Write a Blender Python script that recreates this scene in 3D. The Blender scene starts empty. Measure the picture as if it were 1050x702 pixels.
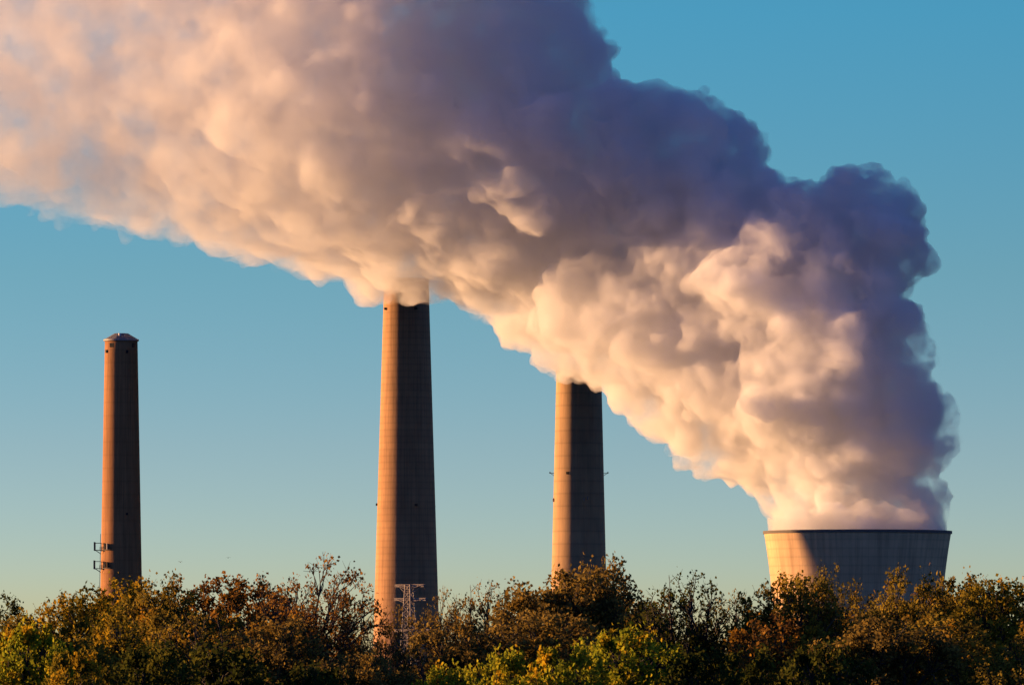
import bpy, math, random
import numpy as np
from mathutils import Vector, Matrix

# ------------------------------------------------------------------ camera, sky, sun, exposure
W, Hh = 1050.0, 702.0
FOV = math.radians(8.0)
K = 2 * math.tan(FOV / 2) / W          # metres per picture pixel per metre of distance
CAM_Z = 72.0
HOR = 690.0                            # picture row of the horizon
def at(px, py, Y):
    return Vector(((px - 525) * K * Y, Y, CAM_Z + (HOR - py) * K * Y))

scene = bpy.context.scene
C = scene.collection
cam = bpy.data.cameras.new('camera'); camo = bpy.data.objects.new('camera', cam); C.objects.link(camo)
cam.sensor_width = 36; cam.angle = FOV
camo.location = (0, 0, CAM_Z); camo.rotation_euler = (math.radians(90), 0, 0)
cam.shift_y = (HOR - Hh / 2) / W
cam.clip_start = 1; cam.clip_end = 90000
scene.camera = camo

SUN_EL, SUN_BEHIND = 6.0, 18.0         # elevation; degrees behind straight left
ce = math.cos(math.radians(SUN_EL))
TO_SUN = Vector((-math.cos(math.radians(SUN_BEHIND)) * ce, math.sin(math.radians(SUN_BEHIND)) * ce, math.sin(math.radians(SUN_EL))))
world = bpy.data.worlds.new('World'); scene.world = world; world.use_nodes = True
wt = world.node_tree; wn = wt.nodes; wn.clear()
out = wn.new('ShaderNodeOutputWorld'); bg = wn.new('ShaderNodeBackground'); sky = wn.new('ShaderNodeTexSky')
sky.sky_type = 'NISHITA'; sky.sun_disc = False
sky.sun_elevation = math.radians(SUN_EL); sky.sun_rotation = -math.radians(90 - SUN_BEHIND)
sky.altitude = 100; sky.air_density = 1.0; sky.dust_density = 0.6; sky.ozone_density = 2.0
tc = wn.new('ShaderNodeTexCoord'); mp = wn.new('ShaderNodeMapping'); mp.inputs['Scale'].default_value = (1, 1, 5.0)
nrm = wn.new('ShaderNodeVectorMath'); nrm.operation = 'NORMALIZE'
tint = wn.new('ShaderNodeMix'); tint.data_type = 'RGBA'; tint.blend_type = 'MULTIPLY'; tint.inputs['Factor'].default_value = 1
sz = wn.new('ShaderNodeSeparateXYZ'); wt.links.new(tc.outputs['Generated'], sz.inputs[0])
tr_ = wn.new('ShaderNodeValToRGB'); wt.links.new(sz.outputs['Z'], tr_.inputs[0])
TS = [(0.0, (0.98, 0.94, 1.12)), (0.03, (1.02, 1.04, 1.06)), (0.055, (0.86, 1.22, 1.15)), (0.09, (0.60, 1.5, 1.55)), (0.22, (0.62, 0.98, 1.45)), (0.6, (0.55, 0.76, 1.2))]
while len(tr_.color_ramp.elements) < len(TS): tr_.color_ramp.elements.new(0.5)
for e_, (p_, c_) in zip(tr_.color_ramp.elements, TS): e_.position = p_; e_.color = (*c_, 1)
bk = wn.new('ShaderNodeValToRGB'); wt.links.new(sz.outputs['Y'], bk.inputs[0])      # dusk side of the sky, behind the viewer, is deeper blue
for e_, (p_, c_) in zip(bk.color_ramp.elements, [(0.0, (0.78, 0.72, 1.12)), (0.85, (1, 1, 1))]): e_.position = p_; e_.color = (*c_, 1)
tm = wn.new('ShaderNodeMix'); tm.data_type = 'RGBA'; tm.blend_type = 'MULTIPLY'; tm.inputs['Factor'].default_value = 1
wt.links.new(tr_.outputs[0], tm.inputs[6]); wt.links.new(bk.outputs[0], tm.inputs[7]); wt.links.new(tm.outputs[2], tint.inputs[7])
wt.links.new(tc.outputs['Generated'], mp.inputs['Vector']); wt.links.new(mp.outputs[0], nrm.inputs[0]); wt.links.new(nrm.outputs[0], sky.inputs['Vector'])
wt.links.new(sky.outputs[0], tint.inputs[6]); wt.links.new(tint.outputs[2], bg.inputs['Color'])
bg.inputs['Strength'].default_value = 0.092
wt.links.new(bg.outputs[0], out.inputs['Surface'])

sl = bpy.data.lights.new('sun', 'SUN'); so = bpy.data.objects.new('sun', sl); C.objects.link(so)
sl.energy = 5.0; sl.color = (1.0, 0.54, 0.235); sl.angle = math.radians(0.5)
so.rotation_euler = TO_SUN.to_track_quat('Z', 'Y').to_euler()
so.location = (-300, 500, 300)

scene.view_settings.view_transform = 'Standard'; scene.view_settings.look = 'None'
scene.view_settings.exposure = 1.05; scene.view_settings.gamma = 1.0
cy = scene.cycles
cy.use_denoising = True
cy.max_bounces = 10; cy.volume_bounces = 9; cy.diffuse_bounces = 0; cy.transmission_bounces = 3
cy.transparent_max_bounces = 8
cy.volume_step_rate = 1.0; cy.volume_max_steps = 256
cy.use_adaptive_sampling = True; cy.adaptive_threshold = 0.02

rnd = random.Random(7)
# ------------------------------------------------------------------ helpers
def mesh_obj(name, verts, faces, mat=None, parent=None, smooth=True):
    me = bpy.data.meshes.new(name)
    me.from_pydata([tuple(v) for v in verts], [], faces); me.update()
    if smooth: me.polygons.foreach_set('use_smooth', [True] * len(me.polygons))
    o = bpy.data.objects.new(name, me); C.objects.link(o)
    if mat: me.materials.append(mat)
    if parent: o.parent = parent
    return o

class MB:
    def __init__(s): s.v = []; s.f = []
    def box(s, c, d, rz=0.0):
        n = len(s.v); cx, cy_, cz = c; hx, hy, hz = d[0] / 2, d[1] / 2, d[2] / 2
        ca, sa = math.cos(rz), math.sin(rz)
        for z in (-hz, hz):
            for x, y in ((-hx, -hy), (hx, -hy), (hx, hy), (-hx, hy)):
                s.v.append((cx + x * ca - y * sa, cy_ + x * sa + y * ca, cz + z))
        s.f += [tuple(n + i for i in q) for q in ((3, 2, 1, 0), (4, 5, 6, 7), (0, 1, 5, 4), (1, 2, 6, 5), (2, 3, 7, 6), (3, 0, 4, 7))]
    def tube(s, a, b, ra, rb, n=6, cap=True):
        a = Vector(a); b = Vector(b); d = (b - a)
        if d.length < 1e-6: return
        d.normalize(); u = d.orthogonal().normalized(); w = d.cross(u); k = len(s.v)
        for p, r in ((a, ra), (b, rb)):
            for i in range(n):
                t = 2 * math.pi * i / n; s.v.append(tuple(p + u * (r * math.cos(t)) + w * (r * math.sin(t))))
        for i in range(n):
            j = (i + 1) % n; s.f.append((k + i, k + j, k + n + j, k + n + i))
        if cap: s.f.append(tuple(k + n - 1 - i for i in range(n))); s.f.append(tuple(k + n + i for i in range(n)))
    def lathe(s, prof, n=96, closed=False, a0=0.0, a1=2 * math.pi):
        k = len(s.v); full = abs(a1 - a0 - 2 * math.pi) < 1e-6; m = n if full else n + 1
        for r, z in prof:
            for i in range(m):
                t = a0 + (a1 - a0) * i / n; s.v.append((r * math.cos(t), r * math.sin(t), z))
        L = len(prof)
        for q in range(L if closed else L - 1):
            q2 = (q + 1) % L
            for i in range(n):
                j = (i + 1) % m
                s.f.append((k + q * m + i, k + q * m + j, k + q2 * m + j, k + q2 * m + i))
    def build(s, name, mat, parent=None, smooth=False):
        return mesh_obj(name, s.v, s.f, mat, parent, smooth)

def tag(o, label=None, cat=None, group=None, kind=None):
    if label: o['label'] = label
    if cat: o['category'] = cat
    if group: o['group'] = group
    if kind: o['kind'] = kind
def empty(name, loc, rz=0.0):
    o = bpy.data.objects.new(name, None); C.objects.link(o); o.location = loc; o.rotation_euler = (0, 0, rz); o.empty_display_size = 1
    return o

def new_mat(name):
    m = bpy.data.materials.new(name); m.use_nodes = True; nt = m.node_tree; nt.nodes.clear()
    o = nt.nodes.new('ShaderNodeOutputMaterial'); return m, nt, o
def N(nt, t, **kw):
    n = nt.nodes.new(t)
    for k, v in kw.items():
        if k.startswith('_'): setattr(n, k[1:], v)
        else: n.inputs[k.replace('_', ' ')].default_value = v
    return n
def ramp(nt, fac, stops):
    r = nt.nodes.new('ShaderNodeValToRGB'); el = r.color_ramp.elements
    while len(el) < len(stops): el.new(0.5)
    for e, (p, c) in zip(el, stops): e.position = p; e.color = (*c, 1)
    nt.links.new(fac, r.inputs[0]); return r.outputs[0]
def mixc(nt, a, b, fac, mode='MULTIPLY'):
    m = nt.nodes.new('ShaderNodeMix'); m.data_type = 'RGBA'; m.blend_type = mode
    if isinstance(fac, (int, float)): m.inputs['Factor'].default_value = fac
    else: nt.links.new(fac, m.inputs['Factor'])
    for s, v in ((6, a), (7, b)):
        if isinstance(v, tuple): m.inputs[s].default_value = (*v, 1)
        else: nt.links.new(v, m.inputs[s])
    return m.outputs[2]

def concrete(name, col, band=0.0, band_h=4.0, streak=0.5, rough=0.9, grid=0.0):
    """weathered cast concrete: lift joints, vertical run-off streaks, blotches (object coordinates, angle round the shaft)"""
    m, nt, o = new_mat(name); L = nt.links
    t = N(nt, 'ShaderNodeTexCoord'); sp = N(nt, 'ShaderNodeSeparateXYZ'); L.new(t.outputs['Object'], sp.inputs[0])
    at2 = N(nt, 'ShaderNodeMath', _operation='ARCTAN2'); L.new(sp.outputs['Y'], at2.inputs[0]); L.new(sp.outputs['X'], at2.inputs[1])
    def noise(sx, sz, scale, detail=4):
        cb = N(nt, 'ShaderNodeCombineXYZ'); a = N(nt, 'ShaderNodeMath', _operation='MULTIPLY'); a.inputs[1].default_value = sx
        b = N(nt, 'ShaderNodeMath', _operation='MULTIPLY'); b.inputs[1].default_value = sz
        L.new(at2.outputs[0], a.inputs[0]); L.new(sp.outputs['Z'], b.inputs[0]); L.new(a.outputs[0], cb.inputs[0]); L.new(b.outputs[0], cb.inputs[2])
        n = N(nt, 'ShaderNodeTexNoise', Scale=scale, Detail=detail, Roughness=0.6); L.new(cb.outputs[0], n.inputs['Vector']); return n.outputs['Fac']
    c = mixc(nt, col, ramp(nt, noise(14, 0.03, 1.0), [(0.32, (0.5, 0.5, 0.52)), (0.55, (1, 1, 1))]), streak)
    c = mixc(nt, c, ramp(nt, noise(3, 0.06, 1.0, 5), [(0.3, (0.72, 0.72, 0.74)), (0.7, (1.1, 1.08, 1.05))]), 0.8)
    if band > 0:
        fr = N(nt, 'ShaderNodeMath', _operation='PINGPONG'); fr.inputs[1].default_value = band_h / 2; L.new(sp.outputs['Z'], fr.inputs[0])
        r = ramp(nt, fr.outputs[0], [(0.0, (0.5, 0.5, 0.5)), (0.45, (0.95, 0.95, 0.95)), (1.0, (1.0, 1.0, 1.0))])
        c = mixc(nt, c, r, band)
        fl = N(nt, 'ShaderNodeMath', _operation='DIVIDE'); fl.inputs[1].default_value = band_h; L.new(sp.outputs['Z'], fl.inputs[0])
        f2 = N(nt, 'ShaderNodeMath', _operation='FLOOR'); L.new(fl.outputs[0], f2.inputs[0])
        wnz = N(nt, 'ShaderNodeTexWhiteNoise', _noise_dimensions='1D'); L.new(f2.outputs[0], wnz.inputs['W'])
        c = mixc(nt, c, ramp(nt, wnz.outputs['Value'], [(0, (0.8, 0.8, 0.8)), (1, (1.08, 1.08, 1.08))]), band)
    if grid > 0:
        a = N(nt, 'ShaderNodeMath', _operation='MULTIPLY'); a.inputs[1].default_value = 44 / (2 * math.pi) * 2; L.new(at2.outputs[0], a.inputs[0])
        b = N(nt, 'ShaderNodeMath', _operation='FRACT'); L.new(a.outputs[0], b.inputs[0])
        c = mixc(nt, c, ramp(nt, b.outputs[0], [(0.0, (0.55, 0.55, 0.55)), (0.07, (0.6, 0.6, 0.6)), (0.12, (1, 1, 1))]), grid)
    p = N(nt, 'ShaderNodeBsdfPrincipled', Roughness=rough); p.inputs['Specular IOR Level'].default_value = 0.2
    L.new(c, p.inputs['Base Color'])
    bp = N(nt, 'ShaderNodeBump', Strength=0.3, Distance=0.15); n3 = N(nt, 'ShaderNodeTexNoise', Scale=0.8, Detail=5); L.new(t.outputs['Object'], n3.inputs['Vector'])
    L.new(n3.outputs['Fac'], bp.inputs['Height']); L.new(bp.outputs[0], p.inputs['Normal'])
    L.new(p.outputs[0], o.inputs['Surface']); return m
def plain(name, col, rough=0.7, metal=0.0):
    m, nt, o = new_mat(name); t = N(nt, 'ShaderNodeTexCoord'); n = N(nt, 'ShaderNodeTexNoise', Scale=1.5, Detail=4); nt.links.new(t.outputs['Object'], n.inputs['Vector'])
    c = mixc(nt, col, ramp(nt, n.outputs['Fac'], [(0.3, (0.75, 0.75, 0.75)), (0.7, (1.1, 1.1, 1.1))]), 1.0)
    p = N(nt, 'ShaderNodeBsdfPrincipled', Roughness=rough, Metallic=metal); nt.links.new(c, p.inputs['Base Color']); nt.links.new(p.outputs[0], o.inputs['Surface']); return m

# ------------------------------------------------------------------ ground
GP = [(-2000, 60), (-60, 70.2), (60, 70.2), (200, 65), (300, 62.5), (480, 62), (900, 55), (1600, 45), (2200, 0), (2600, 0), (3200, 0), (6000, 0), (20000, 0), (80000, 0)]
def ground_z(y):
    for (a, za), (b, zb) in zip(GP, GP[1:]):
        if a <= y <= b: return za + (zb - za) * (y - a) / (b - a)
    return 0
gm, nt, o_ = new_mat('grass_ground')
t = N(nt, 'ShaderNodeTexCoord'); n1 = N(nt, 'ShaderNodeTexNoise', Scale=0.02, Detail=8, Roughness=0.65); nt.links.new(t.outputs['Object'], n1.inputs['Vector'])
c = ramp(nt, n1.outputs['Fac'], [(0.3, (0.03, 0.04, 0.015)), (0.55, (0.07, 0.075, 0.025)), (0.75, (0.13, 0.10, 0.05))])
p = N(nt, 'ShaderNodeBsdfPrincipled', Roughness=1.0); nt.links.new(c, p.inputs['Base Color']); nt.links.new(p.outputs[0], o_.inputs['Surface'])
xs = [-60000, -20000, -6000, -2000, -600, -200, 0, 200, 600, 2000, 6000, 20000, 60000]
gv = [(x, y, z) for (y, z) in GP for x in xs]; nx = len(xs)
gf = [(j * nx + i, j * nx + i + 1, (j + 1) * nx + i + 1, (j + 1) * nx + i) for j in range(len(GP) - 1) for i in range(nx - 1)]
g = mesh_obj('ground', gv, gf, gm, None, False); tag(g, kind='structure')

# ------------------------------------------------------------------ cooling tower
TY = 2740.0
tower_c = at(879.3, 545, TY)
RIM_Z = tower_c.z; TX = tower_c.x
S = K * TY                                    # metres per pixel at the tower
def tower_r(z):                               # hyperbolic shell
    d = RIM_Z - 45; zz = z - d
    return math.sqrt(961 + 0.13 * zz * zz) * (96 * S / 35.0)
conc_t = concrete('cooling_tower_concrete', (0.80, 0.54, 0.30), band=0.3, band_h=3.2, streak=0.6, grid=0.3)
dark = plain('dark_steel', (0.06, 0.055, 0.055), 0.7)
tw = empty('cooling_tower', (TX, TY, 0)); tag(tw, 'wide waisted concrete cooling tower with dark rim under the billowing steam', 'cooling tower')
m = MB(); zs = [9 + (RIM_Z - 9) * i / 60 for i in range(61)]
prof = [(tower_r(z), z) for z in zs] + [(tower_r(z) - 0.6, z) for z in reversed(zs)]
m.lathe(prof, 176, closed=True); sh = m.build('shell', conc_t, tw, smooth=True)
m = MB(); r = tower_r(RIM_Z); m.lathe([(r - 0.9, RIM_Z + 0.02), (r + 0.35, RIM_Z - 0.75), (r + 0.35, RIM_Z + 0.30), (r - 0.9, RIM_Z + 0.30)], 176, closed=True)
m.build('rim', plain('rim_concrete', (0.16, 0.14, 0.12), 0.9), tw, smooth=False)
m = MB(); r0 = tower_r(0) + 1.5; r1 = tower_r(9) - 0.3
for i in range(44):
    a = 2 * math.pi * i / 44
    for s_ in (-1, 1):
        b = a + s_ * math.pi / 44
        m.tube((r0 * math.cos(a), r0 * math.sin(a), -0.3), (r1 * math.cos(b), r1 * math.sin(b), 9.2), 0.5, 0.5, 6)
m.build('support_legs', plain('leg_concrete', (0.3, 0.27, 0.24), 0.9), tw)

# ------------------------------------------------------------------ chimneys
def chimney(name_lab, px_top, py_top, w_top, px_b, py_b, w_b, Y, mat, top_open=True):
    """tapered shaft measured at two picture rows, carried down to the ground"""
    s = K * Y
    zt = CAM_Z + (HOR - py_top) * s; zb = CAM_Z + (HOR - py_b) * s
    rt, rb = w_top * s / 2, w_b * s / 2
    slope = (rt - rb) / (zt - zb); cx = (px_top + px_b) / 2
    root = empty('chimney', ((cx - 525) * s, Y, 0)); tag(root, name_lab, 'chimney')
    r_at = lambda z: rt + (z - zt) * slope
    n = 40; zs = [zt * i / n for i in range(n + 1)]
    prof = [(r_at(z), z) for z in zs] + [(rt - 0.5, zt), (rt - 0.6, zt - 12), (0.01, zt - 12)]
    m = MB(); m.lathe(prof, 96); m.build('shaft', mat, root, smooth=True)
    return root, r_at, zt, s
def box_on(root, r_at, name, cx_px, py, wpx, hpx, depth, s, mat, Y, off=0.0):
    """small box let into / fixed on the camera side of the shaft at a picture position"""
    z = CAM_Z + (HOR - py) * s; x = (cx_px - 525) * s - root.location.x; r = r_at(z)
    x = max(-r * 0.999, min(r * 0.999, x)); y = -math.sqrt(max(r * r - x * x, 0)); a = math.atan2(y, x)
    m = MB(); rr = r + off; m.box((rr * math.cos(a), rr * math.sin(a), z), (depth, wpx * s, hpx * s), a)
    return m.build(name, mat, root)
def gallery(root, r_at, z, name, a0, a1, wid, mat, rail=True):
    r = r_at(z); m = MB()
    m.lathe([(r - 0.05, z - 0.15), (r + wid, z - 0.15), (r + wid, z + 0.08), (r - 0.05, z + 0.08)], 40, closed=True, a0=a0, a1=a1)
    g = m.build(name, mat, root)
    if rail:
        m = MB(); n = 14
        for i in range(n + 1):
            a = a0 + (a1 - a0) * i / n; R = r + wid - 0.05
            m.tube((R * math.cos(a), R * math.sin(a), z), (R * math.cos(a), R * math.sin(a), z + 1.15), 0.05, 0.05, 4)
        for h in (0.6, 1.15):
            for i in range(n):
                a = a0 + (a1 - a0) * i / n; b = a0 + (a1 - a0) * (i + 1) / n; R = r + wid - 0.05
                m.tube((R * math.cos(a), R * math.sin(a), z + h), (R * math.cos(b), R * math.sin(b), z + h), 0.05, 0.05, 4)
        m.build('railing', mat, g)
    return g

# left chimney with capped top and antenna galleries
c1m = concrete('rust_stained_concrete', (0.46, 0.22, 0.09), band=0.25, band_h=5, streak=0.75)
Y1 = 2789.6
c1, r1f, z1, s1 = chimney('slender leftmost chimney with a sloping cap and two antenna galleries', 125.3, 348.5, 33.5, 123.3, 600, 42.5, Y1, c1m)
m = MB(); rt = r1f(z1)
m.lathe([(rt - 0.3, z1 - 0.7), (rt + 0.55, z1 - 0.4), (rt + 0.55, z1 + 0.15), (rt + 0.3, z1 + 0.3), (rt - 0.4, z1 + 0.3)], 48)
cap_m = plain('weathered_cap_metal', (0.36, 0.31, 0.27), 0.6)
rim1 = m.build('cap_rim', cap_m, c1)
m = MB(); m.lathe([(rt + 0.15, z1 + 0.28), (rt * 0.42, z1 + 2.5), (0.01, z1 + 2.6)], 10); capr = m.build('cap_roof', plain('dark_cap_roof', (0.17, 0.16, 0.16), 0.6), c1)
m = MB(); m.box((-0.3, -rt * 0.62, z1 + 1.75), (0.9, 0.9, 1.3), 0.3); m.build('hatch', plain('pale_hatch', (0.75, 0.72, 0.68), 0.5), capr)
dk = plain('dark_opening', (0.012, 0.012, 0.014), 0.9)
for px, py, w, h in ((115.5, 354.3, 5.2, 4.2), (137.2, 354.3, 3.5, 4.2)): box_on(c1, r1f, 'louvre', px, py, w, h, 0.25, s1, dk, Y1)
for px, py in ((131, 361), (110.0, 360.5)): box_on(c1, r1f, 'warning_light', px, py, 2.2, 3.0, 0.5, s1, dk, Y1, 0.15)
box_on(c1, r1f, 'warning_light', 131, 527, 1.8, 2.2, 0.5, s1, dk, Y1, 0.15)
grey_eq = plain('antenna_grey', (0.28, 0.27, 0.26), 0.6)
for py in (563.5, 582.3):
    z = CAM_Z + (HOR - py) * s1; r = r1f(z)
    gl = gallery(c1, r1f, z, 'gallery', math.radians(150), math.radians(243), 0.55, dark)
    m = MB()                                        # outrigger frame carrying antenna panels on the left edge
    for yy in (-3.2, 0.0, 3.2):
        m.tube((-r + 0.2, yy, z - 0.1), (-r - 2.3, yy, z - 0.1), 0.1, 0.1, 5)
        m.tube((-r + 0.1, yy, z - 1.6), (-r - 2.2, yy, z - 0.1), 0.09, 0.09, 5)
        m.tube((-r + 0.1, yy, z + 2.6), (-r - 2.2, yy, z + 2.6), 0.08, 0.08, 5)
    m.tube((-r - 2.2, -3.3, z - 0.1), (-r - 2.2, 3.3, z - 0.1), 0.1, 0.1, 5)
    m.tube((-r - 2.2, -3.3, z + 2.6), (-r - 2.2, 3.3, z + 2.6), 0.08, 0.08, 5)
    m.build('antenna_mount', dark, c1)
    for i, yy in enumerate((-3.1, -1.1, 1.1, 3.1)):
        m = MB(); m.box((-r - 2.45, yy, z + 1.35), (0.35, 0.55, 3.3)); m.build('antenna_panel', dark, c1)
    for k2, (px, dm) in enumerate(((109.8, dk), (111.8, grey_eq))):
        box_on(c1, r1f, 'antenna_panel', px + (0.3 if py > 570 else 0), py - 3.4, 1.3, 6.0, 0.5, s1, dk if py > 570 or k2 == 0 else grey_eq, Y1, 0.6)
m = MB(); zl0, zl1 = 2, CAM_Z + (HOR - 547) * s1
for dy in (-0.3, 0.3):
    m.tube((-r1f(zl0) - 0.3, dy, zl0), (-r1f(zl1) - 0.3, dy, zl1), 0.1, 0.1, 4)
m.build('cable_ladder', dark, c1)

# tall middle chimney
c2m = concrete('tan_concrete', (0.58, 0.33, 0.165), band=0.3, band_h=2.6, streak=0.55)
Y2 = 2925.0
c2, r2f, z2, s2 = chimney('widest and tallest chimney, its top swallowed by the steam', 417.6, 286, 45.5, 415.8, 610, 65, Y2, c2m)
for px, py in ((395.8, 317), (426.5, 317), (386.6, 517), (426.8, 518)):
    b = box_on(c2, r2f, 'warning_light', px, py, 2.4, 2.4, 0.8, s2, dk, Y2, 0.25)
for py in (303, 517):
    z = CAM_Z + (HOR - py - 2) * s2
    m = MB(); r = r2f(z); m.lathe([(r - .05, z - .12), (r + .12, z - .12), (r + .12, z + .12), (r - .05, z + .12)], 64, closed=True); m.build('ring_band', c2m, c2)
m = MB(); r = r2f(z2); m.lathe([(r - .3, z2 - 1.4), (r + .35, z2 - 1.2), (r + .35, z2 + .1), (r - .4, z2 + .1)], 64); m.build('crown_ring', dark, c2)

# right chimney
c3m = concrete('banded_concrete', (0.60, 0.38, 0.20), band=0.4, band_h=4.9, streak=0.3)
Y3 = 2862.0
c3, r3f, z3, s3 = chimney('banded chimney nearest the cooling tower with small side brackets', 594.6, 380, 46, 592.6, 580, 55.5, Y3, c3m)
zb = CAM_Z + (HOR - 485) * s3; r = r3f(zb)
for sg in (-1, 1):
    m = MB(); m.tube((sg * (r - .1), 0, zb), (sg * (r + 1.7), 0, zb), 0.13, 0.13, 5); m.tube((sg * (r - .1), 0, zb - 1), (sg * (r + 1.3), 0, zb), 0.09, 0.09, 5)
    m.box((sg * (r + 1.6), 0, zb + .25), (0.5, 0.5, 0.5)); m.build('bracket', dark, c3)
box_on(c3, r3f, 'warning_light', 582, 485.3, 2.2, 2.6, 0.8, s3, dk, Y3, 0.25)
for px, py in ((568.3, 512.5), (598.5, 512), (602.0, 511)):
    box_on(c3, r3f, 'antenna', px, py, 0.8, 3.6, 0.5, s3, grey_eq, Y3, 0.4)
m = MB(); r = r3f(z3); m.lathe([(r - .3, z3 - 1.4), (r + .35, z3 - 1.2), (r + .35, z3 + .1), (r - .4, z3 + .1)], 64); m.build('crown_ring', dark, c3)

# ------------------------------------------------------------------ power pylon in front of the middle chimney
YP = 1500.0; sp_ = K * YP
pz = lambda py: CAM_Z + (HOR - py) * sp_
PSI = math.radians(32)                      # pylon yaw, turned so the crossarm faces catch the sun
pxm = lambda px: (px - 419.5) * sp_ / math.cos(PSI)
steel = plain('galvanised_steel', (0.40, 0.32, 0.25), 0.6, 0.0)
py_root = empty('power_pylon', ((419.5 - 525) * sp_, YP, ground_z(YP)), -PSI); tag(py_root, 'pale lattice power pylon half hidden by trees before the tallest chimney', 'pylon')
g0 = ground_z(YP)
def Z(py): return pz(py) - g0
bt = 0.075
def half(py): return (3.0 + (py - 600) * 0.05) * sp_     # half width of the body
m = MB(); rows = [599, 606, 613, 621, 629, 637, 646, 656, 667, 680, 695, 712, 732, 755, 780, 790]
rows = [r_ for r_ in rows if Z(r_) > 0] + [HOR + (CAM_Z - g0) / sp_]
def corners(py): h = half(py); return [(sx * h, sy * h, Z(py)) for sx, sy in ((-1, -1), (1, -1), (1, 1), (-1, 1))]
for a, b in zip(rows, rows[1:]):
    A, B = corners(a), corners(b)
    for i in range(4):
        j = (i + 1) % 4
        m.tube(A[i], B[i], bt * 1.4, bt * 1.4, 8); m.tube(A[i], B[j], bt * .8, bt * .8, 6); m.tube(A[j], B[i], bt * .8, bt * .8, 6); m.tube(A[i], A[j], bt * .8, bt * .8, 6)
m.build('lattice_body', steel, py_root)
for py, x0, x1 in ((599, 405.8, 435.5), (613, 405, 437.5), (645, 404, 447)):
    m = MB(); h = half(py); z0 = Z(py); dd = 0.42 if py != 645 else 0.3
    for sy in (-1, 1):
        for zo in (0, -dd):
            m.box(((pxm(x0) + pxm(x1)) / 2, sy * 0.3, z0 + zo), (pxm(x1) - pxm(x0), 0.09, 0.13))
        m.tube((pxm(x0), sy * 0.3, z0), (-h, sy * h, z0 - 4.5 * sp_), bt * .8, bt * .8, 6); m.tube((pxm(x1), sy * 0.3, z0), (h, sy * h, z0 - 4.5 * sp_), bt * .8, bt * .8, 6)
        nb = 14
        for i in range(nb):
            xa = pxm(x0) + (pxm(x1) - pxm(x0)) * i / nb; xb = pxm(x0) + (pxm(x1) - pxm(x0)) * (i + 1) / nb
            m.tube((xa, 0.3 * sy, z0), (xb, 0.3 * sy, z0 - dd), .05, .05, 6); m.tube((xa, 0.3 * sy, z0 - dd), (xa, 0.3 * sy, z0), .05, .05, 6)
            m.tube((xa, -0.3, z0), (xb, 0.3, z0), .04, .04, 5) if sy > 0 else None
    if py == 599:
        for x, xe in ((x0 + 1.5, 414.8), (x1 - 1.5, 424.2)): m.tube((pxm(x), 0, z0), (pxm(xe), 0, Z(607)), bt, bt, 6)
    ca = m.build('crossarm', steel, py_root)
    for x in (x0, x1):
        m = MB(); n = 5
        for i in range(n): m.tube((pxm(x), 0, z0 - .1 - .16 * i), (pxm(x), 0, z0 - .2 - .16 * i), 0.09, 0.05, 6)
        m.build('insulator', plain('insulator', (0.25, 0.2, 0.18), 0.4), ca)

# ------------------------------------------------------------------ birds
bird_m = plain('dark_feathers', (0.05, 0.045, 0.04), 0.9)
def bird(px, py, Y, rz, flap, label):
    b = empty('bird', at(px, py, Y), rz); tag(b, label, 'bird', 'small distant birds over the trees')
    m = MB(); pr = [(0.002, -.22), (0.03, -.19), (0.06, -.08), (0.065, .02), (0.045, .1), (0.04, .14), (0.045, .17), (0.02, .22), (0.004, .26)]
    m.lathe(pr, 10); m.v = [(x, z, y) for x, y, z in m.v]
    m.v += [(0.0, -.2, 0.0), (-.07, -.34, 0.0), (.07, -.34, 0.0), (0, -.2, .012)]; n = len(m.v); m.f += [(n - 4, n - 3, n - 2), (n - 1, n - 2, n - 3)]
    m.build('body', bird_m, b)
    for s_ in (-1, 1):
        m = MB(); pts = [(0.03, .1, 0.02), (.28, .14, flap * .2), (.55, .02, flap * .12), (.5, -.05, flap * .12), (.26, -.06, flap * .19), (.03, -.1, 0.02)]
        up = [(s_ * x, y, z + .008) for x, y, z in pts]; dn = [(s_ * x, y, z - .008) for x, y, z in pts]; m.v = up + dn
        m.f = [(0, 1, 4, 5), (1, 2, 3, 4), (11, 10, 7, 6), (10, 9, 8, 7)] + [(i, (i + 1) % 6, 6 + (i + 1) % 6, 6 + i) for i in range(6)]
        m.build('wing', bird_m, b)
bird(185, 576, 1500, 0.5, 1.0, 'dark bird flying lower, left of the other, above rusty oaks')
bird(234, 571.5, 1500, -0.4, 0.4, 'dark bird flying higher, nearest the tall half bare oak')

# ------------------------------------------------------------------ steam plume
def hash3(ix, iy, iz, seed):
    h = (ix.astype(np.uint32) * np.uint32(374761393) + iy.astype(np.uint32) * np.uint32(668265263) + iz.astype(np.uint32) * np.uint32(2147483647) + np.uint32(seed * 974634777 % 4294967296))
    h = (h ^ (h >> np.uint32(13))) * np.uint32(1274126177); h = h ^ (h >> np.uint32(16))
    return (h & np.uint32(0xFFFFFF)).astype(np.float64) / 0xFFFFFF * 2 - 1
def vnoise(p, seed=0):
    i = np.floor(p).astype(np.int64); f = p - i; f = f * f * f * (f * (f * 6 - 15) + 10); r = 0
    for dx in (0, 1):
        for dy in (0, 1):
            for dz in (0, 1):
                w = (f[:, 0] if dx else 1 - f[:, 0]) * (f[:, 1] if dy else 1 - f[:, 1]) * (f[:, 2] if dz else 1 - f[:, 2])
                r = r + w * hash3(i[:, 0] + dx, i[:, 1] + dy, i[:, 2] + dz, seed)
    return r
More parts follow.
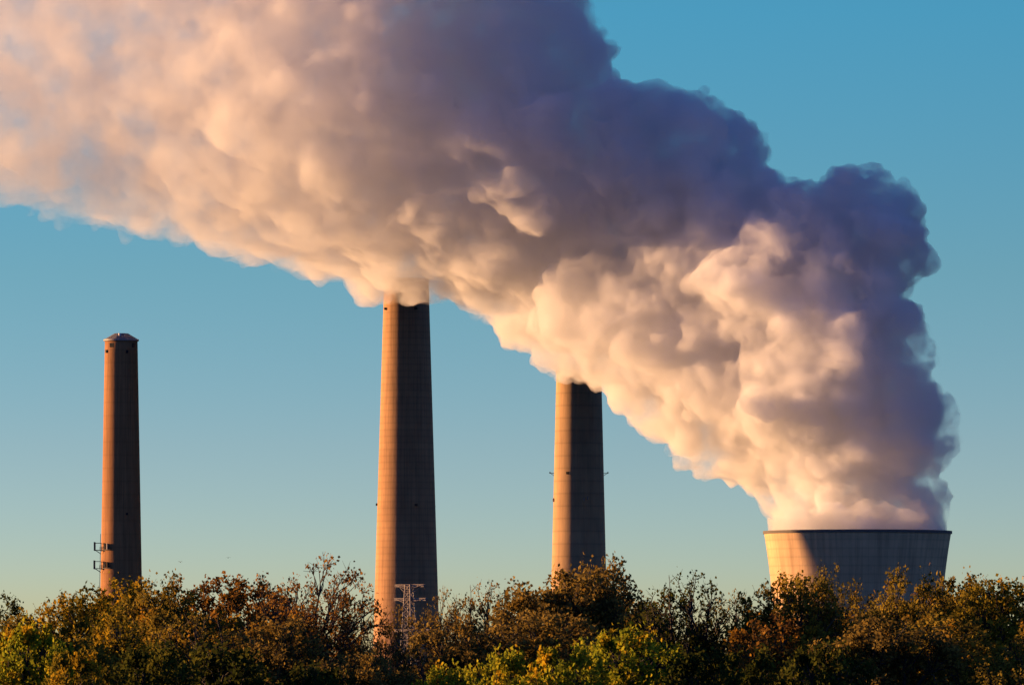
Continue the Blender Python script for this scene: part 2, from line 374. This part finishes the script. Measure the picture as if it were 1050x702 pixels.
OUT = [(786, 556), (783, 543), (789, 512), (760, 494), (716, 486), (690, 466), (662, 440), (640, 414), (622, 397), (600, 392), (574, 388), (548, 368), (512, 342), (478, 320), (450, 306),
       (424, 303), (394, 305), (362, 290), (290, 276), (230, 262), (180, 252), (130, 246), (80, 236), (30, 226), (-60, 205), (-160, 170), (-190, 60), (-150, -120), (60, -190), (330, -190),
       (520, -110), (585, -20), (608, 12), (632, 38), (636, 66), (632, 84), (650, 95), (690, 93), (722, 90), (748, 108), (775, 140), (790, 165), (806, 186), (826, 190), (846, 178), (876, 169),
       (905, 176), (932, 194), (950, 222), (958, 262), (952, 290), (938, 306), (948, 330), (960, 365), (960, 395), (970, 425), (973, 450), (964, 474), (962, 490), (973, 515), (974, 543), (970, 556)]
P = np.array(OUT, float)
def sdist(q):                                    # signed distance (px) to the outline, positive inside
    a = P; b = np.roll(P, -1, 0); d = np.full(len(q), 1e9); ins = np.zeros(len(q), bool)
    for (ax, ay), (bx, by) in zip(a, b):
        ex, ey = bx - ax, by - ay; t_ = np.clip(((q[:, 0] - ax) * ex + (q[:, 1] - ay) * ey) / (ex * ex + ey * ey), 0, 1)
        d = np.minimum(d, np.hypot(q[:, 0] - ax - t_ * ex, q[:, 1] - ay - t_ * ey))
        if ay != by:
            c_ = ((ay > q[:, 1]) != (by > q[:, 1])) & (q[:, 0] < (bx - ax) * (q[:, 1] - ay) / (by - ay) + ax); ins ^= c_
    return np.where(ins, d, -d)
rng = np.random.default_rng(11)
def depth_half(px, py, d):
    Rm = np.clip(96 + (500 - py) * 0.10, 96, 125)
    d = np.minimum(d, Rm); return np.sqrt(np.maximum(d * (2 * Rm - d), 0))
sph = []                                         # px, py, depth px, radius px
def add_sph(n, rmin, rmax, mode, dmin=3):
    q = np.stack([rng.uniform(-190, 990, n), rng.uniform(-190, 545, n)], 1); d = sdist(q); ok = d > dmin; q = q[ok]; d = d[ok]
    r_ = rng.uniform(rmin, rmax, len(d)); h = depth_half(q[:, 0], q[:, 1], d)
    if mode == 'core': r_ = np.minimum(np.minimum(d, h) * 0.92, rmax); z_ = rng.uniform(-1, 1, len(d)) * np.maximum(h - r_, 0)
    elif mode == 'face': r_ = np.minimum(r_, d * 0.95); z_ = np.where(rng.random(len(d)) < 0.7, -1, 1) * np.maximum(h - r_ * rng.uniform(0.75, 1.3, len(d)), 0)
    elif mode == 'edge':                          # small lobes sitting right on the outline
        k_ = d < 26; q, d, r_, h = q[k_], d[k_], r_[k_], h[k_]; r_ = np.minimum(r_, d + 3.5); z_ = rng.uniform(-1, 1, len(d)) * h * 0.8
    keep = (q[:, 1] + r_ < 536) | ((np.hypot(q[:, 0] - 879, z_) + r_ < 93) & (q[:, 1] + r_ < 570))
    for a, b, c_, e in zip(q[keep, 0], q[keep, 1], z_[keep], r_[keep]): sph.append((a, b, c_, e))
add_sph(1500, 20, 95, 'core', 14)
add_sph(60, 40, 60, 'face', 36)
add_sph(160, 18, 34, 'face', 18)
add_sph(9000, 4, 11, 'edge', 1)
sph = [q for q in sph if not (math.hypot(q[0] - 778, q[1] - 262) < 42 and q[2] < -35 and q[3] < 62)]
# unit icosphere
import bmesh
bm = bmesh.new(); bmesh.ops.create_icosphere(bm, subdivisions=2, radius=1.0)
iv = np.array([v.co[:] for v in bm.verts]); ifc = np.array([[v.index for v in f.verts] for f in bm.faces]); bm.free()
RECEDE = 0.6
A = np.array(sph)
def macro(A):                                     # big swells and hollows of the body towards and away from the camera
    q = np.stack([A[:, 0] / 150, A[:, 1] / 120, np.zeros(len(A))], 1)
    return (vnoise(q, 77) * np.interp(A[:, 0], [300, 500], [26, 22]) + vnoise(q * 2.1 + 5, 78) * 6) * np.clip((480 - A[:, 1]) / 160, 0, 1)
def recede(A):                                   # plume depth shaped for light: receding lower side catches sun, forward-leaning top stays shaded
    x, y = A[:, 0], A[:, 1]
    x0 = 865 + np.clip((y - 330) / 150, 0, 1) * 60
    lo = 0.65 * np.clip(x0 - x, 0, None) * np.clip((560 - y) / 90, 0, 1) + 0.65 * np.clip(865 - x, 0, None) * (1 - np.clip((560 - y) / 90, 0, 1))
    k_ = 40.0; u = (385 - x) / k_; sp = np.where(u > 20, u, np.log1p(np.exp(np.minimum(u, 20)))) * k_
    up_ = 0.31 * np.clip(890 - x, 0, None) + 0.22 * sp
    ylow = np.interp(x, [0, 400, 600, 786, 980], [215, 292, 390, 500, 520])
    w = np.clip((ylow - np.interp(x, [380, 620, 760, 900], [25, 60, 95, 60]) - y) / 170, 0, 1); w = w * w * (3 - 2 * w)
    return lo * (1 - w) + up_ * w
Yc = TY + recede(A) * S + macro(A); Ys = Yc + A[:, 2] * S
ctr = np.stack([(A[:, 0] - 525) * K * Yc, Ys, CAM_Z + (HOR - A[:, 1]) * K * Yc], 1)
V = (ctr[:, None, :] + iv[None] * (A[:, 3] * K * Yc)[:, None, None]).reshape(-1, 3)
F = (ifc[None] + (np.arange(len(A)) * len(iv))[:, None, None]).reshape(-1, 3)
# neck inside the tower mouth
nk = MB(); rn = 92 * S; nk.lathe([(0.01, -9), (rn - 1.5, -9), (rn, 0), (rn, 5), (rn - 4, 9), (0.01, 9)], 64)
NV = np.array(nk.v) + np.array([TX, TY, RIM_Z]); base = len(V)
def solid(me_, vox):
    """closed outer skin of a mesh: voxel union, inner pockets dropped"""
    tmp = bpy.data.objects.new('tmp', me_); C.objects.link(tmp)
    rm = tmp.modifiers.new('r', 'REMESH'); rm.mode = 'VOXEL'; rm.voxel_size = vox
    dg = bpy.context.evaluated_depsgraph_get(); m_ = bpy.data.meshes.new_from_object(tmp.evaluated_get(dg)); bpy.data.objects.remove(tmp)
    n = len(m_.vertices); e = np.empty(len(m_.edges) * 2, np.int32); m_.edges.foreach_get('vertices', e); e = e.reshape(-1, 2); lab = np.arange(n)
    while True:
        old = lab.copy(); mn = np.minimum(lab[e[:, 0]], lab[e[:, 1]])
        np.minimum.at(lab, e[:, 0], mn); np.minimum.at(lab, e[:, 1], mn); lab = lab[lab]; lab = lab[lab]; lab = lab[lab]
        if (lab == old).all(): break
    big = np.bincount(lab, minlength=n).argmax(); keep = lab == big
    c_ = np.empty(n * 3); m_.vertices.foreach_get('co', c_); c_ = c_.reshape(-1, 3); q = np.empty(len(m_.polygons) * 4, np.int32)
    m_.polygons.foreach_get('vertices', q); q = q.reshape(-1, 4); q = q[keep[q[:, 0]]]; idx = np.cumsum(keep) - 1
    o_me = quad_faces('steam_plume', c_[keep], idx[q]); bpy.data.meshes.remove(m_); return o_me
def quad_faces(name, co_, q):
    me_ = bpy.data.meshes.new(name); me_.vertices.add(len(co_)); me_.vertices.foreach_set('co', co_.ravel()); me_.loops.add(q.size); me_.loops.foreach_set('vertex_index', q.ravel().astype(np.int32))
    me_.polygons.add(len(q)); me_.polygons.foreach_set('loop_start', np.arange(0, q.size, 4, dtype=np.int32)); me_.update(calc_edges=True); return me_
me = bpy.data.meshes.new('tmp'); me.from_pydata(np.concatenate([V, NV]).tolist(), [], F.tolist() + [tuple(base + i for i in f) for f in nk.f]); me.update()
pm = solid(me, 1.3)
nv = len(pm.vertices); co = np.empty(nv * 3); pm.vertices.foreach_get('co', co); co = co.reshape(-1, 3)
nn = np.empty(nv * 3); pm.vertices.foreach_get('normal', nn); nn = nn.reshape(-1, 3)
zpx = HOR - (co[:, 2] - CAM_Z) / (K * co[:, 1]); xpx = 525 + co[:, 0] / S
att = np.clip((538 - zpx) / 14, 0, 1); calm = np.interp(co[:, 0], [-180, 60, 120], [0.5, 0.8, 1.0])[:, None]
def wv(p, sc, sd, amp): return np.stack([vnoise(p / sc + 3, sd), vnoise(p / sc + 9, sd + 1), vnoise(p / sc + 17, sd + 2)], 1) * amp
co2 = co.copy(); att = att[:, None]
def normals(c):
    pm.vertices.foreach_set('co', c.ravel()); pm.update(); n_ = np.empty(nv * 3); pm.vertices.foreach_get('normal', n_); return n_.reshape(-1, 3)
for sc, amp, wa in ((34, 5.0, 9.0), (17, 3.8, 6.0), (8.5, 2.6, 3.2), (4.2, 1.6, 1.6), (2.2, .8, .7)):
    q = co2 + wv(co2, sc * 1.3, int(sc * 7), wa * 1.6)
    b_ = np.abs(vnoise(q / sc + sc, int(sc * 3))) * 2.2 - 0.55          # billows: round lobes meeting in creases
    co2 = co2 + wv(co2, sc * .8, int(sc * 5) + 50, wa * .42) * att           # curling warp
    side = np.clip(1 - np.abs(nn[:, :1] * 0 + normals(co2)[:, 1:2]) , 0, 1)
    co2 = co2 + normals(co2) * (b_[:, None] * amp * calm * (1 - 0.45 * side)) * att
pm.vertices.foreach_set('co', co2.ravel()); pm.update()
pm = solid(pm, 1.0)
pm.polygons.foreach_set('use_smooth', np.ones(len(pm.polygons), bool))
vol, nt, o_ = new_mat('steam'); L = nt.links
t = N(nt, 'ShaderNodeTexCoord'); 
n1 = N(nt, 'ShaderNodeTexNoise', Scale=0.06, Detail=5.0, Roughness=0.62); L.new(t.outputs['Object'], n1.inputs['Vector'])
pv = N(nt, 'ShaderNodeVolumePrincipled'); pv.inputs['Color'].default_value = (0.97, 0.97, 0.975, 1); pv.inputs['Anisotropy'].default_value = 0.15
mr = N(nt, 'ShaderNodeMapRange'); mr.inputs['From Min'].default_value = 0.42; mr.inputs['From Max'].default_value = 0.66; mr.inputs['To Min'].default_value = 0.012; mr.inputs['To Max'].default_value = 0.26
L.new(n1.outputs['Fac'], mr.inputs['Value'])
sx_ = N(nt, 'ShaderNodeSeparateXYZ'); L.new(t.outputs['Object'], sx_.inputs[0])
mx_ = N(nt, 'ShaderNodeMapRange'); mx_.inputs['From Min'].default_value = -150; mx_.inputs['From Max'].default_value = 150; mx_.inputs['To Min'].default_value = 0.15; mx_.inputs['To Max'].default_value = 1.25
L.new(sx_.outputs['X'], mx_.inputs['Value']); ml_ = N(nt, 'ShaderNodeMath', _operation='MULTIPLY'); L.new(mr.outputs[0], ml_.inputs[0]); L.new(mx_.outputs[0], ml_.inputs[1])
L.new(ml_.outputs[0], pv.inputs['Density'])
L.new(pv.outputs[0], o_.inputs['Volume'])
vol.cycles.volume_step_rate = 0.35
pm.name = 'steam_plume'; pm.materials.clear(); pm.materials.append(vol)
plume = bpy.data.objects.new('steam_plume', pm); C.objects.link(plume)
tag(plume, 'huge billowing plume of pale steam drifting left from the cooling tower', 'steam plume', kind='thing')
print('PLUME', nv, len(A))

# ------------------------------------------------------------------ trees
def bark():
    m, nt, o = new_mat('bark'); t = N(nt, 'ShaderNodeTexCoord'); n = N(nt, 'ShaderNodeTexNoise', Scale=6, Detail=6); nt.links.new(t.outputs['Object'], n.inputs['Vector'])
    c = ramp(nt, n.outputs['Fac'], [(0.3, (0.035, 0.028, 0.022)), (0.7, (0.10, 0.08, 0.06))])
    p = N(nt, 'ShaderNodeBsdfPrincipled', Roughness=0.95); nt.links.new(c, p.inputs['Base Color']); nt.links.new(p.outputs[0], o.inputs['Surface']); return m
bark_m = bark()
def leaf_mat(name, stops, accent=None, acc_amt=0.5, clump=0.35):
    m, nt, o = new_mat(name); L = nt.links
    gi = N(nt, 'ShaderNodeNewGeometry'); t = N(nt, 'ShaderNodeTexCoord'); oi = N(nt, 'ShaderNodeObjectInfo')
    off = N(nt, 'ShaderNodeVectorMath', _operation='ADD'); mul = N(nt, 'ShaderNodeMath', _operation='MULTIPLY'); mul.inputs[1].default_value = 50; L.new(oi.outputs['Random'], mul.inputs[0])
    L.new(t.outputs['Object'], off.inputs[0]); L.new(mul.outputs[0], off.inputs[1])
    n = N(nt, 'ShaderNodeTexNoise', Scale=clump, Detail=3, Roughness=0.6); L.new(off.outputs[0], n.inputs['Vector'])
    a = N(nt, 'ShaderNodeMath', _operation='MULTIPLY'); a.inputs[1].default_value = 0.45; L.new(gi.outputs['Random Per Island'], a.inputs[0])
    b = N(nt, 'ShaderNodeMath', _operation='MULTIPLY_ADD'); b.inputs[1].default_value = 0.95; b.inputs[2].default_value = -0.20; L.new(n.outputs['Fac'], b.inputs[0])
    s_ = N(nt, 'ShaderNodeMath', _operation='ADD'); L.new(a.outputs[0], s_.inputs[0]); L.new(b.outputs[0], s_.inputs[1])
    c = ramp(nt, s_.outputs[0], stops)
    if accent:
        n2 = N(nt, 'ShaderNodeTexNoise', Scale=clump * 1.6, Detail=2); o2 = N(nt, 'ShaderNodeVectorMath', _operation='ADD'); o2.inputs[1].default_value = (31, 7, 19); L.new(off.outputs[0], o2.inputs[0]); L.new(o2.outputs[0], n2.inputs['Vector'])
        f = N(nt, 'ShaderNodeMapRange'); f.inputs['From Min'].default_value = 0.60 - 0.08 * acc_amt; f.inputs['From Max'].default_value = 0.70 - 0.08 * acc_amt; L.new(n2.outputs['Fac'], f.inputs['Value'])
        c = mixc(nt, c, accent, f.outputs[0], 'MIX')
    d = N(nt, 'ShaderNodeBsdfDiffuse'); tr = N(nt, 'ShaderNodeBsdfTranslucent'); L.new(c, d.inputs['Color']); L.new(c, tr.inputs['Color'])
    mx = N(nt, 'ShaderNodeMixShader'); mx.inputs[0].default_value = 0.42; L.new(d.outputs[0], mx.inputs[1]); L.new(tr.outputs[0], mx.inputs[2]); L.new(mx.outputs[0], o.inputs['Surface'])
    return m
LM = {
 'rust':  leaf_mat('rust_oak_leaves', [(0.2, (0.07, 0.035, 0.018)), (0.5, (0.25, 0.125, 0.025)), (0.8, (0.46, 0.24, 0.04))], (0.58, 0.28, 0.02), 0.4),
 'brown': leaf_mat('brown_oak_leaves', [(0.2, (0.07, 0.055, 0.02)), (0.5, (0.25, 0.17, 0.04)), (0.8, (0.46, 0.32, 0.07))], (0.42, 0.24, 0.03), 0.2),
 'olive': leaf_mat('olive_oak_leaves', [(0.2, (0.06, 0.055, 0.014)), (0.5, (0.25, 0.19, 0.03)), (0.8, (0.50, 0.35, 0.045))], (0.5, 0.25, 0.02), 0.4),
 'gold':  leaf_mat('gold_green_leaves', [(0.2, (0.05, 0.06, 0.012)), (0.5, (0.22, 0.18, 0.02)), (0.8, (0.5, 0.34, 0.03))], (0.68, 0.40, 0.02), 0.6),
 'green': leaf_mat('dark_green_leaves', [(0.2, (0.02, 0.03, 0.01)), (0.5, (0.07, 0.085, 0.016)), (0.85, (0.20, 0.18, 0.025))]),
 'lime':  leaf_mat('yellow_green_leaves', [(0.2, (0.10, 0.13, 0.014)), (0.5, (0.34, 0.38, 0.025)), (0.8, (0.62, 0.54, 0.035))], (0.75, 0.45, 0.02), 0.5, 0.5),
}
def kmeans(T, k_, rg, it=6):
    c_ = T[rg.choice(len(T), k_, replace=False)].copy()
    for _ in range(it):
        l_ = ((T[:, None] - c_[None]) ** 2).sum(2).argmin(1)
        for j in range(k_):
            if (l_ == j).any(): c_[j] = T[l_ == j].mean(0)
    return c_, l_
def grow(seed, H=13.0, rx=4.2, rzv=4.4, n_tips=520, leaf=0.15, per_tip=26, sig=0.27, lump=0.5, bare=0.0, limbs=7, lean=0.0):
    """a broad crowned tree: trunk, limbs, branches and twigs reaching for points of a lumpy dome; leaves along the twigs"""
    rg = np.random.default_rng(seed); R = random.Random(seed); wood = MB()
    cz = H - rzv; d = rg.normal(size=(n_tips * 2, 3)); d /= np.linalg.norm(d, axis=1)[:, None]; d = d[d[:, 2] > -0.62][:n_tips]
    rad = (1 + lump * vnoise(d * 2.2 + seed, 3) + lump * .6 * vnoise(d * 5 + seed, 4)) * rg.uniform(0.08, 1, len(d)) ** 0.42; rad = np.minimum(rad, 1.0 + 0.1 * rg.random(len(d)))
    T = d * rad[:, None] * np.array([rx, rx, rzv]) * .92 + np.array([lean, 0, cz])
    def path(a, b, ra, rb, n, wob, sides):
        a = Vector(a); b = Vector(b); p = a; L_ = (b - a).length; off0 = Vector((0, 0, 0))
        for i in range(1, n + 1):
            f = i / n; q = a.lerp(b, f) + Vector((R.gauss(0, wob), R.gauss(0, wob), R.gauss(0, wob) + L_ * .10 * math.sin(math.pi * f))) * (1 if i < n else 0)
            wood.tube(p, q, ra + (rb - ra) * (i - 1) / n, ra + (rb - ra) * f, sides, cap=False); p = q
    fork = Vector((lean * .5, 0, cz - rzv * 0.55)); path((0, 0, 0), fork, .34, .24, 5, .07, 8)
    C1, l1 = kmeans(T, limbs, rg); LV = []
    for j in range(limbs):
        Tj = T[l1 == j]
        if not len(Tj): continue
        j1 = Vector(C1[j]).lerp(fork, .42); path(fork, j1, .20, .12, 4, .14, 6)
        k2 = max(1, len(Tj) // 9); C2, l2 = kmeans(Tj, k2, rg)
        for q in range(k2):
            Tq = Tj[l2 == q]
            if not len(Tq): continue
            j2 = Vector(C2[q]).lerp(j1, .3); path(j1, j2, .09, .05, 4, .10, 5)
            for tp in Tq:
                path(j2, tp, .035, .018, 3, .07, 4)
                tw = Vector(tp); outd = (tw - Vector((lean, 0, cz - 1))).normalized()
                k3 = 4; den = max(0.0, 1 + .9 * float(vnoise(np.array([tp]) / 1.1 + seed, 9)[0]))
                if R.random() < bare: den *= .12
                for _ in range(k3):
                    e = tw + (outd * .55 + Vector((R.gauss(0, .6), R.gauss(0, .6), R.gauss(.1, .5)))).normalized() * R.uniform(.3, .7)
                    wood.tube(tw, e, .014, .007, 3, cap=False)
                    nl = int(per_tip * den / k3 + R.random())
                    for _ in range(nl):
                        f = R.random() ** .6; LV.append((tw.x + (e.x - tw.x) * f, tw.y + (e.y - tw.y) * f, tw.z + (e.z - tw.z) * f))
    c_ = np.array(LV); c_ = c_ + rg.normal(0, sig * .5, c_.shape)
    n = len(c_); s_ = leaf * .5 * rg.uniform(.6, 1.4, n)[:, None]
    u = rg.normal(size=(n, 3)); u /= np.linalg.norm(u, axis=1)[:, None]; w = rg.normal(size=(n, 3)); w -= (w * u).sum(1)[:, None] * u; w /= np.linalg.norm(w, axis=1)[:, None]
    nv_ = np.cross(u, w)
    V4 = np.stack([c_ - u * s_, c_ + w * s_ * .7 + nv_ * s_ * .2, c_ + u * s_, c_ - w * s_ * .7 + nv_ * s_ * .2], 1).reshape(-1, 3)
    return wood, V4
def quad_mesh(name, LV):
    me = bpy.data.meshes.new(name); n = len(LV) // 4
    me.vertices.add(len(LV)); me.vertices.foreach_set('co', LV.ravel()); me.loops.add(n * 4); me.loops.foreach_set('vertex_index', np.arange(n * 4, dtype=np.int32))
    me.polygons.add(n); me.polygons.foreach_set('loop_start', np.arange(0, n * 4, 4, dtype=np.int32)); me.update(calc_edges=True); return me
VAR = {}
def variant(key, **kw):
    wood, LV = grow(**kw)
    top = np.percentile(LV[:, 2], 99.6); wv = np.array(wood.v); rad = np.percentile(np.hypot(LV[:, 0] - np.median(LV[:, 0]), LV[:, 1] - np.median(LV[:, 1])), 93)
    cxy = np.median(LV[:, :2], 0)
    wm = bpy.data.meshes.new('trunk'); wm.from_pydata(wood.v, [], wood.f); wm.update(); wm.materials.append(bark_m); wm.polygons.foreach_set('use_smooth', [True] * len(wm.polygons))
    lm = quad_mesh('crown', LV); lm.materials.append(LM['rust'])
    VAR[key] = (wm, lm, top, rad, cxy); print('VAR', key, len(LV) // 4, round(top, 1), round(rad, 1))
variant('full1', seed=3, per_tip=52, leaf=.19)
variant('full2', seed=8, per_tip=52, leaf=.19, rx=4.6, lump=.6)
variant('full3', seed=14, per_tip=52, leaf=.18, rx=4.0, lump=.55)
variant('open1', seed=21, per_tip=27, leaf=.16, lump=.6, bare=.25, n_tips=440)
variant('open2', seed=35, per_tip=27, leaf=.16, lump=.7, bare=.2, n_tips=400, limbs=5, lean=.8)
variant('bushy', seed=44, per_tip=60, leaf=.21, H=10, rx=3.4, rzv=3.8, lump=.45, n_tips=420)
def tree(kind, px, top, wpx, Y, var, mat, label, cat='tree', group=None, rz=None):
    grp_ = group
    wm, lm, h, rad, cxy = VAR[var]; g0 = ground_z(Y) - 0.05
    s = K * Y; zt = CAM_Z + (HOR - top - (9 if group == OAK else 4)) * s; sz = (zt - g0) / h; sx = (wpx * WM.get(grp_, 1.45) * s / 2) / rad
    rz = rnd.uniform(0, 6.28) if rz is None else rz
    ox = (cxy[0] * math.cos(rz) - cxy[1] * math.sin(rz)) * sx
    root = empty(kind, ((px - 525) * s - ox, Y, g0), rz); root.scale = (sx, sx, sz); tag(root, label, cat, group)
    for nm, msh, mt in (('trunk', wm, bark_m), ('crown', lm, LM[mat])):
        o = bpy.data.objects.new(nm, msh); C.objects.link(o); o.parent = root
        o.material_slots[0].link = 'OBJECT'; o.material_slots[0].material = mt
    return root
WM = {'trees of the middle row': 1.6}
OAK = 'autumn oaks along the skyline'; MID = 'trees of the middle row'; FR = 'yellow green trees of the front row'; DG = 'dark green trees low in front'
trees = [
 # skyline row
 ('maple_tree', 8, 611, 90, 392, 'full2', 'green', 'dark green tree at the far left edge of the treeline', OAK),
 ('oak_tree', 78, 604, 95, 372, 'full1', 'gold', 'gold and green oak left of the slender chimney base', OAK),
 ('oak_tree', 135, 591, 110, 388, 'full3', 'gold', 'gold flecked oak covering the foot of the slender chimney', OAK),
 ('oak_tree', 188, 590, 100, 380, 'full2', 'olive', 'olive orange oak just right of the slender chimney', OAK),
 ('oak_tree', 240, 586, 105, 395, 'full1', 'rust', 'round rusty oak midway between slender and tallest chimneys', OAK),
 ('oak_tree', 290, 598, 90, 384, 'open1', 'rust', 'thin leaved rusty oak left of the tallest oak', OAK),
 ('oak_tree', 334, 569, 105, 370, 'open2', 'rust', 'tallest oak, half bare with a dark leaning trunk, left of the widest chimney', OAK),
 ('oak_tree', 404, 618, 62, 386, 'open1', 'brown', 'sparse brown oak in front of the widest chimney and the pylon', OAK),
 ('oak_tree', 456, 602, 56, 378, 'open2', 'brown', 'thin brown oak at the right foot of the widest chimney', OAK),
 ('oak_tree', 500, 594, 90, 392, 'open1', 'brown', 'twiggy half bare oak between the two right chimneys', OAK),
 ('oak_tree', 583, 579, 125, 376, 'full3', 'brown', 'broad olive brown oak hiding the foot of the banded chimney', OAK),
 ('oak_tree', 640, 573, 110, 388, 'full2', 'brown', 'high domed brown oak right of the banded chimney', OAK),
 ('oak_tree', 708, 584, 110, 380, 'open1', 'green', 'dark spreading oak with sky showing through its limbs', OAK),
 ('oak_tree', 765, 605, 80, 390, 'open2', 'olive', 'low dark oak in the dip left of the cooling tower', OAK),
 ('oak_tree', 818, 585, 100, 374, 'full1', 'olive', 'olive oak before the sunlit left side of the cooling tower', OAK),
 ('oak_tree', 862, 577, 85, 394, 'open1', 'olive', 'tall open olive oak before the middle of the cooling tower', OAK),
 ('oak_tree', 912, 584, 100, 378, 'full2', 'olive', 'rusty olive oak before the shaded right half of the cooling tower', OAK),
 ('oak_tree', 970, 586, 95, 390, 'full3', 'olive', 'loose olive oak at the right edge of the cooling tower', OAK),
 ('oak_tree', 1030, 589, 105, 376, 'full1', 'gold', 'golden oak at the far right edge of the treeline', OAK),
 # middle row
 ('oak_tree', 40, 632, 100, 345, 'full3', 'olive', 'shaded olive tree behind the bright yellow tree at left', MID),
 ('oak_tree', 130, 628, 110, 350, 'full2', 'gold', 'gold spotted tree low beneath the slender chimney', MID),
 ('oak_tree', 215, 630, 120, 352, 'open1', 'olive', 'olive brown tree in the second row below the round rusty oak', MID),
 ('oak_tree', 290, 634, 90, 348, 'full1', 'brown', 'brown tree in the second row at the foot of the tallest oak', MID),
 ('oak_tree', 385, 668, 90, 344, 'full3', 'brown', 'shadowed brown tree below the pylon', MID),
 ('oak_tree', 488, 636, 100, 350, 'full2', 'brown', 'dark brown tree behind the left end of the yellow green trees', MID),
 ('oak_tree', 560, 628, 120, 352, 'full1', 'brown', 'brown tree beneath the broad oak of the banded chimney', MID),
 ('oak_tree', 800, 636, 120, 350, 'full2', 'rust', 'rust tinted tree below the sunlit side of the cooling tower', MID),
 ('oak_tree', 880, 634, 120, 346, 'full3', 'brown', 'brown orange tree in the second row below the cooling tower', MID),
 ('oak_tree', 965, 632, 120, 352, 'full1', 'olive', 'olive tree in the second row right of the cooling tower', MID),
 ('oak_tree', 1045, 640, 110, 344, 'full2', 'olive', 'shadowed olive tree beneath the golden oak at far right', MID),
 # front row
 ('young_tree', 25, 640, 85, 310, 'bushy', 'lime', 'bright yellow and green tree in the lower left corner', FR),
 ('young_tree', 78, 668, 70, 304, 'bushy', 'gold', 'low golden tree beside the lower left corner tree', FR),
 ('young_tree', 150, 664, 90, 306, 'bushy', 'green', 'dark green tree low below the slender chimney', DG),
 ('young_tree', 235, 664, 110, 312, 'bushy', 'green', 'darkest green tree low beneath the rusty oaks', DG),
 ('young_tree', 330, 684, 90, 308, 'bushy', 'green', 'dark green tree at bottom below the tallest oak', DG),
 ('young_tree', 460, 683, 70, 306, 'bushy', 'lime', 'lowest yellow green tree, right below the pylon', FR),
 ('young_tree', 515, 668, 80, 312, 'bushy', 'lime', 'yellow green tree low between the two right chimneys', FR),
 ('young_tree', 580, 662, 85, 306, 'bushy', 'lime', 'yellow green tree low beneath the banded chimney', FR),
 ('young_tree', 645, 646, 100, 310, 'bushy', 'lime', 'highest and brightest yellow green tree with orange patch', FR),
 ('young_tree', 712, 668, 90, 308, 'bushy', 'green', 'dark green tree low beneath the gap in the spreading oak', DG),
 ('young_tree', 765, 668, 90, 312, 'bushy', 'green', 'dark green tree at bottom left of the cooling tower', DG),
 ('young_tree', 845, 662, 95, 306, 'bushy', 'green', 'dark green tree at bottom below the cooling tower', DG),
]
for kind, px, top, w, Y, var, mat, lab, grp in trees: tree(kind, px, top, w, Y, var, mat, lab, 'tree', grp)
